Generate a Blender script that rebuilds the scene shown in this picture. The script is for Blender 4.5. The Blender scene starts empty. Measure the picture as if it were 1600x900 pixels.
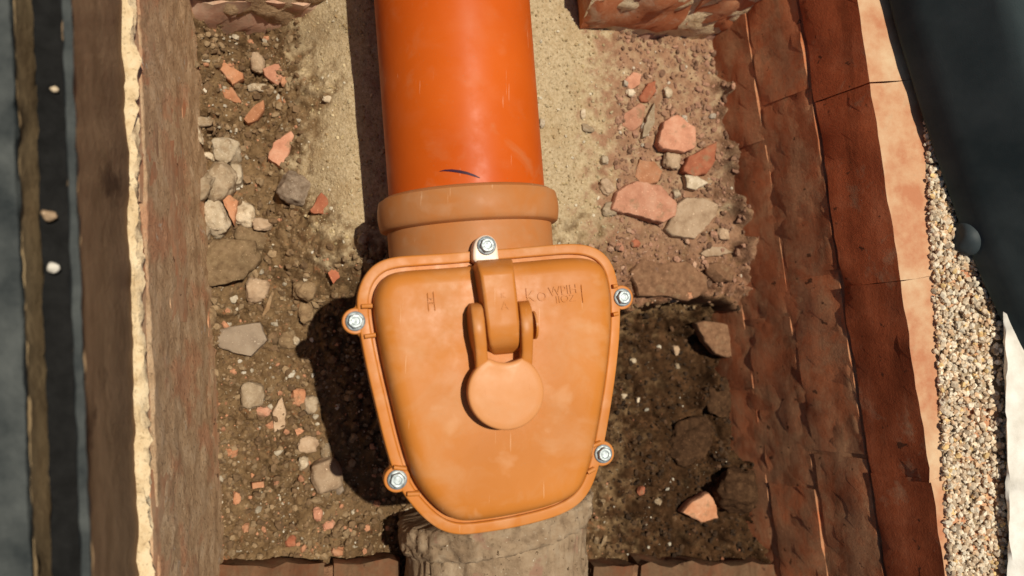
import bpy, bmesh, math, random
import numpy as np
from mathutils import Vector, Matrix, noise

random.seed(7)
rng = np.random.default_rng(7)
scene = bpy.context.scene
col = scene.collection

# ------------------------------------------------------------------ camera
CAM = Vector((0.0, 0.0, 1.0))
F = Vector((math.tan(math.radians(14.0)), math.tan(math.radians(4.0)), -1.0)).normalized()
R = F.cross(Vector((0, 1, 0))).normalized()
U = R.cross(F).normalized()
FPX = 1208.0
cd = bpy.data.cameras.new("camera")
cd.sensor_width = 36.0
cd.lens = 36.0 * FPX / 1600.0
cd.clip_start = 0.01
cd.clip_end = 200.0
cd.dof.use_dof = True
cd.dof.focus_distance = 0.80
cd.dof.aperture_fstop = 3.7
cam = bpy.data.objects.new("camera", cd)
col.objects.link(cam)
cam.matrix_world = Matrix(((R.x, U.x, -F.x, CAM.x), (R.y, U.y, -F.y, CAM.y), (R.z, U.z, -F.z, CAM.z), (0, 0, 0, 1)))
scene.camera = cam

# ------------------------------------------------------------------ light
SUN_X, SUN_Y = math.tan(math.radians(9.8)), math.tan(math.radians(6.0))
to_sun = Vector((SUN_X, SUN_Y, 1.0)).normalized()
sl = bpy.data.lights.new("sun", "SUN")
sl.energy = 4.6
sl.angle = math.radians(0.6)
sl.color = (1.0, 0.92, 0.77)
sun = bpy.data.objects.new("sun", sl)
col.objects.link(sun)
sun.rotation_euler = to_sun.to_track_quat('Z', 'Y').to_euler()
sun.location = (1, 0.4, 3)

world = bpy.data.worlds.new("World")
scene.world = world
world.use_nodes = True
wn = world.node_tree
bg = wn.nodes["Background"]
sky = wn.nodes.new("ShaderNodeTexSky")
sky.sky_type = 'NISHITA'
sky.sun_disc = False
sky.sun_elevation = math.asin(to_sun.z)
sky.sun_rotation = math.atan2(to_sun.x, to_sun.y)
wn.links.new(sky.outputs[0], bg.inputs[0])
bg.inputs[1].default_value = 0.05

vs = scene.view_settings
vs.view_transform = 'Standard'
vs.look = 'None'
vs.gamma = 1.0
vs.exposure = 0.0
vs.use_curve_mapping = False
scene.cycles.max_bounces = 8
scene.cycles.diffuse_bounces = 5

# ------------------------------------------------------------------ helpers
def P(px, py, z):
    """point of the place at height z that the photograph shows at this pixel"""
    d = F + R * ((px - 800.0) / FPX) + U * ((450.0 - py) / FPX)
    return CAM + d * ((z - CAM.z) / d.z)

_Rn, _Un, _Fn, _Cn = (np.array(v) for v in (R, U, F, CAM))
def proj(p):
    q = np.asarray(p, float) - _Cn
    w = q @ _Fn
    return 800 + FPX * (q @ _Rn) / w, 450 - FPX * (q @ _Un) / w

def smooth(a, b, x):
    t = np.clip((np.asarray(x, float) - a) / (b - a), 0, 1)
    return t * t * (3 - 2 * t)

def link(name, me, mat=None, parent=None, shade=True):
    o = bpy.data.objects.new(name, me)
    col.objects.link(o)
    if mat is not None and len(me.materials) == 0:
        me.materials.append(mat)
    if parent is not None:
        o.parent = parent
    if shade:
        me.polygons.foreach_set("use_smooth", [True] * len(me.polygons))
    return o

def mesh_obj(name, verts, faces, mat, parent=None, shade=True, loc=None, angle=None):
    me = bpy.data.meshes.new(name)
    vv = [Vector(v) for v in verts]
    if loc is not None:
        loc = Vector(loc)
        vv = [v - loc for v in vv]
    me.from_pydata([tuple(v) for v in vv], [], faces)
    me.update()
    bm = bmesh.new(); bm.from_mesh(me)
    bmesh.ops.recalc_face_normals(bm, faces=bm.faces)
    if angle is not None:
        for e in bm.edges:
            if len(e.link_faces) == 2 and e.calc_face_angle(0) > math.radians(angle):
                e.smooth = False
    bm.to_mesh(me); bm.free()
    o = link(name, me, mat, parent, shade)
    if loc is not None:
        o.location = loc
    return o

def tag(o, label, cat, group=None, kind=None):
    if label: o['label'] = label
    if cat: o['category'] = cat
    if group: o['group'] = group
    if kind: o['kind'] = kind
    return o

def empty(name, loc=(0, 0, 0)):
    o = bpy.data.objects.new(name, None)
    o.empty_display_size = 0.03
    col.objects.link(o)
    return o

def fr(p, sc, oct=4, H=0.8):
    return noise.fractal(Vector(p) * sc, H, 2.0, oct)

# ------------------------------------------------------------------ materials
class NT:
    def __init__(s, name):
        s.m = bpy.data.materials.new(name); s.m.use_nodes = True
        s.t = s.m.node_tree; s.n = s.t.nodes
        s.b = s.n["Principled BSDF"]
        s.geo = s.n.new("ShaderNodeNewGeometry")
    def set(s, inp, v):
        if hasattr(v, 'is_linked') or isinstance(v, bpy.types.NodeSocket): s.t.links.new(v, inp)
        else:
            if hasattr(inp.default_value, '__len__') and not hasattr(v, '__len__'): v = (v, v, v, 1)
            if hasattr(v, '__len__') and len(v) == 3 and len(inp.default_value) == 4: v = (*v, 1)
            inp.default_value = v
    def pos(s): return s.geo.outputs['Position']
    def obj(s): return s.n.new("ShaderNodeTexCoord").outputs['Object']
    def rnd(s): return s.n.new("ShaderNodeObjectInfo").outputs['Random']
    def attr(s, name):
        a = s.n.new("ShaderNodeAttribute"); a.attribute_name = name; return a.outputs['Fac']
    def acol(s, name):
        a = s.n.new("ShaderNodeAttribute"); a.attribute_name = name; return a.outputs['Color']
    def stretch(s, vec, sc):
        m = s.n.new("ShaderNodeMapping"); s.set(m.inputs[0], vec); m.inputs['Scale'].default_value = sc; return m.outputs[0]
    def noise(s, scale, detail=5, rough=0.6, vec=None, dist=0.0):
        n = s.n.new("ShaderNodeTexNoise"); s.set(n.inputs['Vector'], vec or s.pos())
        n.inputs['Scale'].default_value = scale; n.inputs['Detail'].default_value = detail
        n.inputs['Roughness'].default_value = rough; n.inputs['Distortion'].default_value = dist
        return n.outputs['Fac']
    def vor(s, scale, vec=None, feature='F1', out='Distance', rand=1.0):
        n = s.n.new("ShaderNodeTexVoronoi"); n.feature = feature; s.set(n.inputs['Vector'], vec or s.pos())
        n.inputs['Scale'].default_value = scale; n.inputs['Randomness'].default_value = rand
        return n.outputs[out]
    def ramp(s, f, stops, interp='LINEAR'):
        r = s.n.new("ShaderNodeValToRGB"); s.set(r.inputs[0], f)
        cr = r.color_ramp; cr.interpolation = interp
        while len(cr.elements) < len(stops): cr.elements.new(0.5)
        for e, (p, c) in zip(cr.elements, stops):
            e.position = p
            e.color = (c, c, c, 1) if not hasattr(c, '__len__') else (*c, 1)
        return r.outputs[0]
    def step(s, f, a, b): return s.ramp(f, [(a, 0.0), (b, 1.0)] if a < b else [(b, 1.0), (a, 0.0)])
    def mix(s, f, a, b, mode='MIX'):
        m = s.n.new("ShaderNodeMix"); m.data_type = 'RGBA'; m.blend_type = mode
        s.set(m.inputs[0], f); s.set(m.inputs[6], a); s.set(m.inputs[7], b)
        return m.outputs[2]
    def math(s, op, a, b=0.0):
        m = s.n.new("ShaderNodeMath"); m.operation = op; s.set(m.inputs[0], a); s.set(m.inputs[1], b); return m.outputs[0]
    def sep(s, vec, k):
        m = s.n.new("ShaderNodeSeparateXYZ"); s.set(m.inputs[0], vec); return m.outputs[k]
    def bump(s, h, strength=0.5, dist=0.002, prev=None):
        b = s.n.new("ShaderNodeBump"); b.inputs['Strength'].default_value = strength; b.inputs['Distance'].default_value = dist
        s.set(b.inputs['Height'], h)
        if prev is not None: s.set(b.inputs['Normal'], prev)
        return b.outputs[0]
    def out(s, color, rough=0.9, normal=None, metallic=0.0, spec=None, coat=None):
        s.set(s.b.inputs['Base Color'], color); s.set(s.b.inputs['Roughness'], rough)
        if normal is not None: s.set(s.b.inputs['Normal'], normal)
        s.b.inputs['Metallic'].default_value = metallic
        if spec is not None: s.b.inputs['Specular IOR Level'].default_value = spec
        if coat is not None: s.b.inputs['Coat Weight'].default_value = coat; s.b.inputs['Coat Roughness'].default_value = 0.25
        return s.m

def mat_soil():
    s = NT("soil")
    n1 = s.noise(14, 6, 0.65); n2 = s.noise(90, 5, 0.7); n3 = s.noise(420, 3, 0.7)
    base = s.ramp(n1, [(0.3, (.080, .045, .021)), (0.5, (.150, .090, .043)), (0.72, (.235, .150, .077))])
    base = s.mix(s.step(n2, .42, .72), base, (.25, .16, .08))
    base = s.mix(s.math('MULTIPLY', s.step(s.noise(55, 4, .7), .60, .68), .45), base, (.37, .14, .06))
    base = s.mix(s.step(s.noise(160, 3, .6), .66, .72), base, (.47, .40, .28))
    base = s.mix(s.step(n3, .58, .74), base, (.075, .045, .025))
    sandc = s.ramp(s.noise(260, 4, .7), [(0.28, (.27, .19, .105)), (0.5, (.45, .345, .205)), (0.75, (.56, .45, .30))])
    sandc = s.mix(s.math('MULTIPLY', s.step(s.noise(30, 4, .6), .48, .70), .5), sandc, (.36, .24, .12))
    c = s.mix(s.attr("sand"), base, sandc)
    redc = s.ramp(s.noise(70, 5, .7), [(0.3, (.16, .070, .038)), (0.55, (.29, .145, .085)), (0.8, (.38, .23, .145))])
    c = s.mix(s.attr("red"), c, redc)
    damp_shade_col = s.ramp(s.noise(40, 5, .7), [(0.3, (.022, .010, .004)), (0.55, (.058, .028, .012)), (0.75, (.135, .066, .030))])
    c = s.mix(s.attr("damp_shade"), c, damp_shade_col)  # dark damp soil tone, also used for shade painted around the valve
    spk = s.vor(240)
    c = s.mix(s.math('MULTIPLY', s.math('LESS_THAN', spk, .11), s.step(s.noise(24, 2), .55, .66)), c, (.55, .47, .35))
    h = s.math('ADD', s.math('MULTIPLY', n2, .7), s.math('MULTIPLY', n3, .5))
    nb = s.bump(h, .85, .0035)
    nb = s.bump(s.vor(330), .35, .0012, nb)
    return s.out(c, .95, nb, spec=.08)

def mat_brick(name, cols, smear, smear_amt, cream=0.0, vert=True):
    s = NT(name)
    n1 = s.noise(18, 6, .65); n2 = s.noise(120, 5, .7)
    c = s.ramp(s.math('ADD', s.math('MULTIPLY', n1, .75), s.math('MULTIPLY', n2, .25)), [(0.33, cols[0]), (0.5, cols[1]), (0.68, cols[2])])
    tint = s.ramp(s.rnd(), [(0, (.78, .74, .72)), (1, (1.12, 1.08, 1.02))])
    c = s.mix(1.0, c, tint, 'MULTIPLY')
    vec = s.stretch(s.pos(), (1.0, .7, 1.0))
    sm = s.step(s.noise(26, 6, .7, vec, .4), .62 - smear_amt * .3, .72 - smear_amt * .2)
    c = s.mix(s.math('MULTIPLY', sm, .8), c, s.ramp(s.noise(200, 4, .7), [(.3, tuple(x * .65 for x in smear)), (.7, smear)]))
    run = s.noise(34, 5, .65, s.stretch(s.pos(), (1.0, .12, 1.0)), .5)
    c = s.mix(s.math('MULTIPLY', s.step(run, .52, .70), .55), c, tuple(x * .42 for x in cols[0]))
    c = s.mix(s.math('MULTIPLY', s.step(run, .46, .32), .35), c, tuple(min(1, x * 1.15) for x in cols[2]))
    pits = s.step(s.noise(75, 3, .6), .66, .70)
    c = s.mix(s.math('MULTIPLY', pits, .8), c, (.05, .025, .015))
    if cream > 0:
        top = s.math('MULTIPLY', s.math('GREATER_THAN', s.sep(s.geo.outputs['Normal'], 2), .55), s.step(s.noise(16, 6, .65, s.stretch(s.pos(), (1.4, .4, 1))), .60 - cream * .2, .64 - cream * .12))
        c = s.mix(s.math('MULTIPLY', top, .9), c, s.ramp(s.noise(22, 5, .65), [(.36, (.46, .20, .105)), (.5, (.54, .31, .175)), (.75, (.64, .48, .30))]))
    white = s.step(s.noise(150, 4, .7), .73, .77)
    c = s.mix(white, c, (.55, .47, .38))
    nb = s.bump(s.noise(110, 6, .72), .30, .0018)
    nb = s.bump(s.noise(500, 3, .7), .35, .001, nb)
    return s.out(c, .92, nb, spec=.08)

def mat_mortar(name, a, b, c3):
    s = NT(name)
    c = s.ramp(s.noise(55, 6, .7), [(.3, a), (.5, b), (.72, c3)])
    c = s.mix(s.math('MULTIPLY', s.step(s.noise(300, 3, .6), .58, .68), .6), c, tuple(x * .5 for x in a))
    nb = s.bump(s.noise(180, 5, .75), .8, .003)
    return s.out(c, .95, nb, spec=.15)

def mat_stone(name, a, b, c3, sc=90, dirt=(.24, .16, .09), dirtamt=.5):
    s = NT(name)
    v = s.pos()
    c = s.ramp(s.noise(sc, 6, .65), [(.32, a), (.5, b), (.7, c3)])
    tint = s.ramp(s.rnd(), [(0, (.80, .78, .76)), (1, (1.15, 1.12, 1.1))])
    c = s.mix(1.0, c, tint, 'MULTIPLY')
    d = s.step(s.noise(70, 5, .7), .66 - .25 * dirtamt, .76 - .2 * dirtamt)
    c = s.mix(s.math('MULTIPLY', d, .75), c, dirt)
    c = s.mix(s.step(s.noise(420, 2, .6), .66, .72), c, tuple(min(1, x * 1.4) for x in c3))
    nb = s.bump(s.noise(220, 5, .7), .55, .0022)
    return s.out(c, .93, nb, spec=.08)

def mat_plastic(name, colr, colr2, dust=(.52, .36, .22), dustamt=.3, rough=.36, scratch=True, bumpy=.06, film=0.0):
    s = NT(name)
    c = s.mix(s.step(s.noise(9, 4, .5), .35, .68), colr, colr2)
    d = s.step(s.noise(24, 5, .6, None, .6), .60 - .2 * dustamt, .80 - .1 * dustamt)
    c = s.mix(s.math('MULTIPLY', d, .32), c, dust)
    # dried splash marks
    w = s.step(s.noise(34, 3, .5, None, .25), .60, .72)
    c = s.mix(s.math('MULTIPLY', w, .20 * min(1, dustamt * 2)), c, tuple(min(1, x * 1.25 + .05) for x in dust))
    st_ = s.step(s.noise(17, 5, .55, s.stretch(s.pos(), (1.0, 1.7, 1.0)), .3), .56, .74)
    c = s.mix(s.math('MULTIPLY', st_, .22 * min(1, dustamt * 2)), c, tuple(min(1, x * 1.15 + .04) for x in dust))
    fine = s.step(s.noise(700, 2, .5), .70, .74)
    c = s.mix(s.math('MULTIPLY', fine, .4), c, (.30, .18, .09))
    if film:
        up = s.math('MULTIPLY', s.step(s.noise(60, 6, .7), .3, .7), film)
        c = s.mix(up, c, dust)
    r = s.ramp(s.noise(45, 4, .6), [(.3, rough - .06), (.7, rough + .14)])
    nb = s.bump(s.noise(20, 2, .5), bumpy, .004)
    if scratch:
        sc = s.step(s.noise(130, 2, .5, s.stretch(s.pos(), (3.4, .14, 1.5)), 0), .735, .75)
        c = s.mix(s.math('MULTIPLY', sc, .28), c, (.78, .50, .30))
        nb = s.bump(sc, .12, .0005, nb)
    return s.out(c, r, nb, spec=.13)

M = {}
M['soil'] = mat_soil()
M['brick_muddy'] = mat_brick("brick_mud_stained", [(.27, .090, .042), (.43, .145, .064), (.54, .21, .10)], (.50, .26, .135), .7)  # mud-stained brick for the lower courses of the right wall
M['brick_red'] = mat_brick("brick_clean_red", [(.30, .075, .030), (.38, .100, .040), (.46, .150, .070)], (.46, .25, .14), .2, cream=2.4)
M['brick_left'] = mat_brick("brick_left", [(.44, .18, .09), (.54, .26, .14), (.62, .35, .21)], (.56, .39, .24), .9)
M['brick_north'] = mat_brick("brick_dusty", [(.44, .25, .17), (.55, .33, .23), (.62, .42, .31)], (.56, .42, .29), .55)
M['brick_broken'] = mat_brick("brick_broken", [(.50, .16, .07), (.62, .24, .11), (.68, .38, .22)], (.66, .50, .34), .2)
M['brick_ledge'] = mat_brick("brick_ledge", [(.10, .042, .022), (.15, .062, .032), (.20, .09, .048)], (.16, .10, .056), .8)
M['mortar_dark'] = mat_mortar("mortar_dirty", (.15, .075, .040), (.27, .140, .075), (.38, .22, .12))
M['mortar_red'] = mat_brick("mortar_red_brown", [(.22, .080, .038), (.36, .125, .058), (.48, .19, .095)], (.44, .24, .125), .7)
M['mortar_cream'] = mat_mortar("mortar_cream", (.56, .39, .21), (.74, .57, .35), (.82, .68, .46))
def mat_mud_wall():
    s = NT("mud_smeared_mortar")
    v = s.pos()
    c = s.ramp(s.noise(40, 7, .72), [(.3, (.36, .22, .12)), (.5, (.54, .36, .21)), (.72, (.66, .49, .32))])
    c = s.mix(s.math('MULTIPLY', s.step(s.noise(16, 5, .6, v), .52, .62), .6), c, s.ramp(s.noise(90, 5, .7), [(.3, (.46, .17, .085)), (.7, (.60, .30, .165))]))
    c = s.mix(s.step(s.noise(30, 6, .72, v), .64, .70), c, (.62, .52, .40))
    c = s.mix(s.math('MULTIPLY', s.step(s.noise(260, 3, .6), .58, .68), .6), c, (.14, .085, .045))
    return s.out(c, .92, s.bump(s.noise(200, 6, .75), .8, .003), spec=.08)
M['mud_wall'] = mat_mud_wall()
M['mortar_brown'] = mat_mortar("mortar_brown", (.28, .175, .095), (.40, .265, .150), (.52, .38, .24))
M['shard_pink'] = mat_stone("shard_pink", (.40, .185, .115), (.50, .245, .155), (.56, .32, .215), 60, dirtamt=.42)
M['shard_orange'] = mat_stone("shard_orange", (.38, .165, .082), (.46, .22, .118), (.52, .29, .175), 60, dirtamt=.42)
M['shard_red'] = mat_stone("shard_red", (.26, .085, .045), (.36, .125, .068), (.42, .18, .10), 60, dirtamt=.4)
M['stone_pale'] = mat_stone("stone_pale", (.36, .28, .185), (.49, .40, .28), (.62, .53, .40), 80, dirtamt=.55)
M['stone_grey'] = mat_stone("stone_grey", (.23, .17, .11), (.33, .255, .17), (.43, .35, .25), 80, dirtamt=.6)
M['stone_tan'] = mat_stone("stone_tan", (.30, .20, .125), (.42, .30, .195), (.52, .39, .27), 70, dirtamt=.2)
M['stone_dark'] = mat_stone("stone_dark", (.14, .10, .068), (.22, .17, .125), (.32, .255, .19), 120, dirtamt=.3)
M['stone_slate'] = mat_stone("stone_slate", (.235, .18, .13), (.30, .235, .17), (.35, .285, .215), 30, dirtamt=.3)
M['clod'] = mat_stone("clod", (.15, .095, .052), (.23, .155, .085), (.31, .22, .125), 120, dirtamt=.6)
M['clod_red'] = mat_stone("clod_red", (.13, .068, .038), (.20, .108, .06), (.28, .16, .09), 120, dirtamt=.4)
M['clod_dark'] = mat_stone("clod_dark", (.040, .020, .010), (.070, .036, .018), (.12, .064, .032), 120, dirt=(.030, .016, .008))
M['wood'] = mat_stone("splinter_wood", (.20, .12, .06), (.30, .19, .10), (.38, .26, .15), 60)
M['pipe'] = mat_plastic("orange_pvc", (.50, .080, .006), (.56, .100, .009), dust=(.46, .24, .11), dustamt=.14, rough=.40)
M['valve'] = mat_plastic("tan_orange_plastic", (.45, .150, .023), (.53, .187, .035), dust=(.52, .30, .15), dustamt=.6, rough=.36, bumpy=.05)
M['socket'] = mat_plastic("muddy_tan_plastic", (.42, .150, .040), (.49, .185, .055), dust=(.38, .24, .135), dustamt=1.1, rough=.42)
M['cap'] = mat_plastic("peach_plastic", (.55, .225, .075), (.60, .26, .090), dust=(.56, .33, .18), dustamt=.4, rough=.36, scratch=False)
M['lug'] = mat_plastic("highlight_pale_plastic", (.82, .62, .46), (.86, .70, .56), dust=(.85, .75, .64), dustamt=.4, rough=.28, scratch=False)  # lug's blown-out highlight painted into its base colour
def mat_zinc():
    s = NT("zinc")
    c = s.ramp(s.noise(250, 4, .6), [(.3, (.22, .25, .255)), (.7, (.52, .57, .58))])
    return s.out(c, s.ramp(s.noise(300, 3), [(.3, .50), (.7, .72)]), s.bump(s.noise(500, 3), .2, .0006), metallic=.75)
M['zinc'] = mat_zinc()
def mat_clay():
    s = NT("clay_pipe")
    c = s.ramp(s.noise(45, 6, .65), [(.3, (.19, .125, .075)), (.5, (.32, .225, .14)), (.7, (.40, .30, .20))])
    c = s.mix(s.step(s.noise(20, 4, .6), .6, .66), c, (.30, .175, .115))
    c = s.mix(s.step(s.noise(260, 3, .6), .68, .72), c, (.62, .54, .42))
    c = s.mix(s.step(s.noise(170, 3, .6), .64, .70), c, (.09, .055, .03))
    return s.out(c, .93, s.bump(s.noise(170, 6, .75), .8, .003), spec=.08)
M['clay'] = mat_clay()
def mat_cloth():
    s = NT("dark_teal_cloth")
    c = s.ramp(s.noise(14, 4, .6), [(.3, (.030, .044, .047)), (.7, (.060, .078, .080))])
    w = s.noise(900, 2, .5)
    return s.out(c, .95, s.bump(w, .3, .0006), spec=.1)
M['cloth'] = mat_cloth()
def mat_simple(name, a, b, sc=30, rough=.9, spec=.2, vec=None, metallic=0, bump=.5, spots=None):
    s = NT(name)
    c = s.ramp(s.noise(sc, 5, .65, s.stretch(s.pos(), vec) if vec else None), [(.3, a), (.7, b)])
    if spots: c = s.mix(s.step(s.noise(13, 4, .6), .62, .70), c, spots)
    return s.out(c, rough, s.bump(s.noise(120, 5, .7), bump, .003), spec=spec, metallic=metallic)
M['frame_brown'] = mat_simple("frame_brown", (.18, .112, .058), (.31, .205, .115), 34, vec=(1, .5, 1), spots=(.09, .05, .026))
M['frame_slate'] = mat_simple("frame_slate", (.010, .014, .015), (.078, .084, .078), 20, rough=.7)
M['frame_black'] = mat_simple("frame_black", (.004, .004, .004), (.012, .012, .012), 60)
M['frame_tan'] = mat_simple("frame_tan", (.13, .085, .042), (.36, .26, .14), 26, vec=(1, .4, 1))
M['white_board'] = mat_simple("white_board", (.55, .51, .44), (.80, .76, .69), 30, rough=.7, bump=.25)
M['rubber'] = mat_simple("rubber", (.028, .038, .042), (.042, .054, .058), 40, rough=.6, spec=.25, bump=.1)
M['ink'] = mat_simple("marker_ink", (.030, .006, .018), (.05, .010, .03), 60, rough=.5, bump=.0)
M['gravel_bed'] = mat_mortar("gravel_bed", (.20, .14, .08), (.36, .27, .17), (.50, .40, .28))
M['earth'] = mat_mortar("outer_earth", (.09, .06, .035), (.14, .095, .055), (.19, .135, .08))
def mat_grit(name, rough=.92):
    s = NT(name)
    c = s.acol("tone")
    c = s.mix(1.0, c, s.ramp(s.noise(300, 4, .6), [(.3, .7), (.7, 1.15)]), 'MULTIPLY')
    return s.out(c, rough, s.bump(s.noise(500, 3, .7), .4, .001), spec=.25)
M['grit'] = mat_grit("grit")

# ------------------------------------------------------------------ the pit floor
def base_height(px, py):
    px = np.asarray(px, float); py = np.asarray(py, float)
    north = 1 - smooth(395, 500, py)
    z = 0.035 + 0.0 * px
    lb = smooth(370, 570, px) * (1 - smooth(640, 700, px))
    z = z + north * 0.085 * smooth(380, 575, px) * (1 - smooth(815, 1010, px) * .75)
    z = z + (0.012 + .05 * (1 - smooth(120, 330, py))) * (1 - smooth(235, 350, px)) * (px < 500)
    # right: raised broken ground north of the arch, hollow damp ground south of it
    edge = 466 + 0.0022 * (px - 1055) ** 2 * np.where(px < 1055, 1.3, .5) + 8 * np.sin(px * .045) + 5 * np.sin(px * .11)
    rt = smooth(880, 980, px)
    south = smooth(edge - 3, edge + 7, py)
    z = z + rt * (1 - south) * 0.028 - rt * south * (0.030 - .02 * smooth(560, 760, py)) 
    z = z - 0.01 * smooth(540, 640, px) * (1 - smooth(880, 960, px)) * smooth(430, 520, py)
    return z, edge

def build_floor():
    x0, x1, y0, y1 = -0.36, 0.72, -0.52, 0.76
    nx, ny = 540, 600
    xs = np.linspace(x0, x1, nx); ys = np.linspace(y0, y1, ny)
    X, Y = np.meshgrid(xs, ys)
    pts = np.stack([X, Y, np.full_like(X, .06)], -1).reshape(-1, 3)
    px, py = proj(pts)
    z, edge = base_height(px, py)
    sand = np.zeros(len(pts)); damp_shade = np.zeros(len(pts)); red = np.zeros(len(pts))
    left = smooth(455, 520, px - .12 * (py - 250) * 0 + 25 * np.sin(py * .03)) * (1 - smooth(330, 450, py))
    rightb = (1 - smooth(890, 965, px + 20 * np.sin(py * .05))) * (px > 700) * (1 - smooth(330, 420, py))
    topl = smooth(440, 500, px) * (px < 700) * (1 - smooth(100, 180, py))
    sand = np.clip(np.maximum(np.maximum(left, rightb), topl), 0, 1)
    coarse = np.zeros(len(pts)); pert = np.zeros(len(pts))
    zz = z.copy()
    for i in range(len(pts)):
        v = Vector((pts[i, 0], pts[i, 1], 0.0))
        a = noise.fractal(v * 13, .9, 2.0, 3)
        b = noise.fractal(v * 60, .75, 2.0, 4)
        d, _ = noise.voronoi(v * 55 + Vector((a, b, 0)) * .35)
        cl = min(d[1] - d[0], .45)
        d2, _ = noise.voronoi(v * 150 + Vector((b, a, 3)) * .4)
        cl2 = min(d2[1] - d2[0], .4)
        s_ = sand[i]
        zz[i] += a * .007 * (1 - .4 * s_) + b * .0052 * (1 - .75 * s_) + (1 - s_) * ((cl - .2) * .016 * (.4 + max(0, a + .4)) + (cl2 - .2) * .0080 - .007 * max(0, 1 - cl / .05) * (a > -.05)) + s_ * (cl2 - .2) * .0008
        pert[i] = b; coarse[i] = noise.fractal(v * 26 + Vector((4, 1, 0)), .9, 2.0, 3)
    zz = zz + (1 - smooth(300, 380, px + 40 * coarse)) * (px < 520) * (.018 + .030 * np.clip(coarse, -.5, .8))
    zz = zz + smooth(1085, 1170, px + 40 * coarse) * (.012 + .022 * np.clip(coarse, -.5, .8))
    damp_shade = smooth(905, 1030, px + 90 * pert) * smooth(edge - 2, edge + 45, py + 40 * pert) * (1.0 + .3 * pert)
    damp_shade = np.maximum(damp_shade, .55 * smooth(1085, 1135, px + 30 * pert) * (1 - smooth(1135, 1200, px)) * (1 - smooth(300, 380, py)) * smooth(60, 110, py))  # darker strip along the foot of the right wall
    damp_shade = np.maximum(damp_shade, .42 * np.exp(-(((px - 395) / 190) ** 2 + ((py - 58 - .06 * (px - 400)) / 22) ** 2) * 1.5))  # darker band below the top left wall end
    damp_shade = np.maximum(damp_shade, .30 * smooth(500, 560, px) * (1 - smooth(900, 960, px)) * smooth(440, 500, py))  # shade under and left of the valve, painted into the soil colour
    red = smooth(885, 960, px + 50 * pert) * (1 - smooth(edge - 8, edge + 8, py)) * (.75 + .6 * pert)
    red = np.clip(red, 0, .85)
    sand = np.clip(sand + 1.2 * pert * (sand > .02) * (sand < .98), 0, 1)
    verts = np.column_stack([pts[:, 0], pts[:, 1], zz])
    idx = np.arange(nx * ny).reshape(ny, nx)
    quads = np.stack([idx[:-1, :-1], idx[:-1, 1:], idx[1:, 1:], idx[1:, :-1]], -1).reshape(-1, 4)
    me = bpy.data.meshes.new("pit_floor")
    me.from_pydata(verts.tolist(), [], quads.tolist())
    for nm, arr in (("sand", sand), ("damp_shade", np.clip(damp_shade, 0, 1)), ("red", red)):
        at = me.attributes.new(nm, 'FLOAT', 'POINT'); at.data.foreach_set("value", arr.astype(np.float32))
    o = link("pit_floor", me, M['soil'])
    tag(o, "soil and sand floor of the brick pit", None, kind='structure')
    Z = zz.reshape(ny, nx)
    def fz(x, y):
        i = np.clip((np.asarray(x) - x0) / (x1 - x0) * (nx - 1), 0, nx - 1).astype(int)
        j = np.clip((np.asarray(y) - y0) / (y1 - y0) * (ny - 1), 0, ny - 1).astype(int)
        return Z[j, i]
    return fz
fz = build_floor()

def G(px, py):
    """point of the floor shown at this pixel"""
    z = .05
    for _ in range(6):
        p = P(px, py, z); z = float(fz(p.x, p.y))
    return P(px, py, z)

# ------------------------------------------------------------------ brick walls
WT = 0.29
def brick_mesh(o, t, n, L, H, D, seed, rough=.002, rad=.004, nl=14, nh=5, nd=5, lean=0.0):
    """brick with corner o (face, start, bottom): t along, n towards the pit; worn noisy skin"""
    up = Vector((0, 0, 1))
    verts = []; index = {}; faces = []
    def vid(i, j, k):
        if (i, j, k) in index: return index[i, j, k]
        a = i / nl * L; b = j / nd * D; c = k / nh * H
        q = Vector((a, b, c)); inner = Vector((min(max(a, rad), L - rad), min(max(b, rad), D - rad), min(max(c, rad), H - rad)))
        dd = q - inner
        if dd.length > 1e-9: q = inner + dd.normalized() * rad
        w = o + t * q.x - n * (q.y + lean * (q.z - H / 2)) + up * q.z
        nn = fr(w + Vector((seed, 0, 0)) * .01, 28, 4, .7) * rough * 1.5 + fr(w, 110, 3, .7) * rough * .6
        dirv = (t * (a / L - .5) * .5 - n * (b / D - .5) * 2 + up * (c / H - .5) * .6)
        w = w + dirv.normalized() * nn
        index[i, j, k] = len(verts); verts.append(w); return index[i, j, k]
    for i in range(nl):
        for k in range(nh):
            for j in (0, nd): faces.append([vid(i, j, k), vid(i + 1, j, k), vid(i + 1, j, k + 1), vid(i, j, k + 1)])
        for j in range(nd):
            for k in (0, nh): faces.append([vid(i, j, k), vid(i + 1, j, k), vid(i + 1, j + 1, k), vid(i, j + 1, k)])
    for j in range(nd):
        for k in range(nh):
            for i in (0, nl): faces.append([vid(i, j, k), vid(i, j + 1, k), vid(i, j + 1, k + 1), vid(i, j, k + 1)])
    return verts, faces

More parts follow.
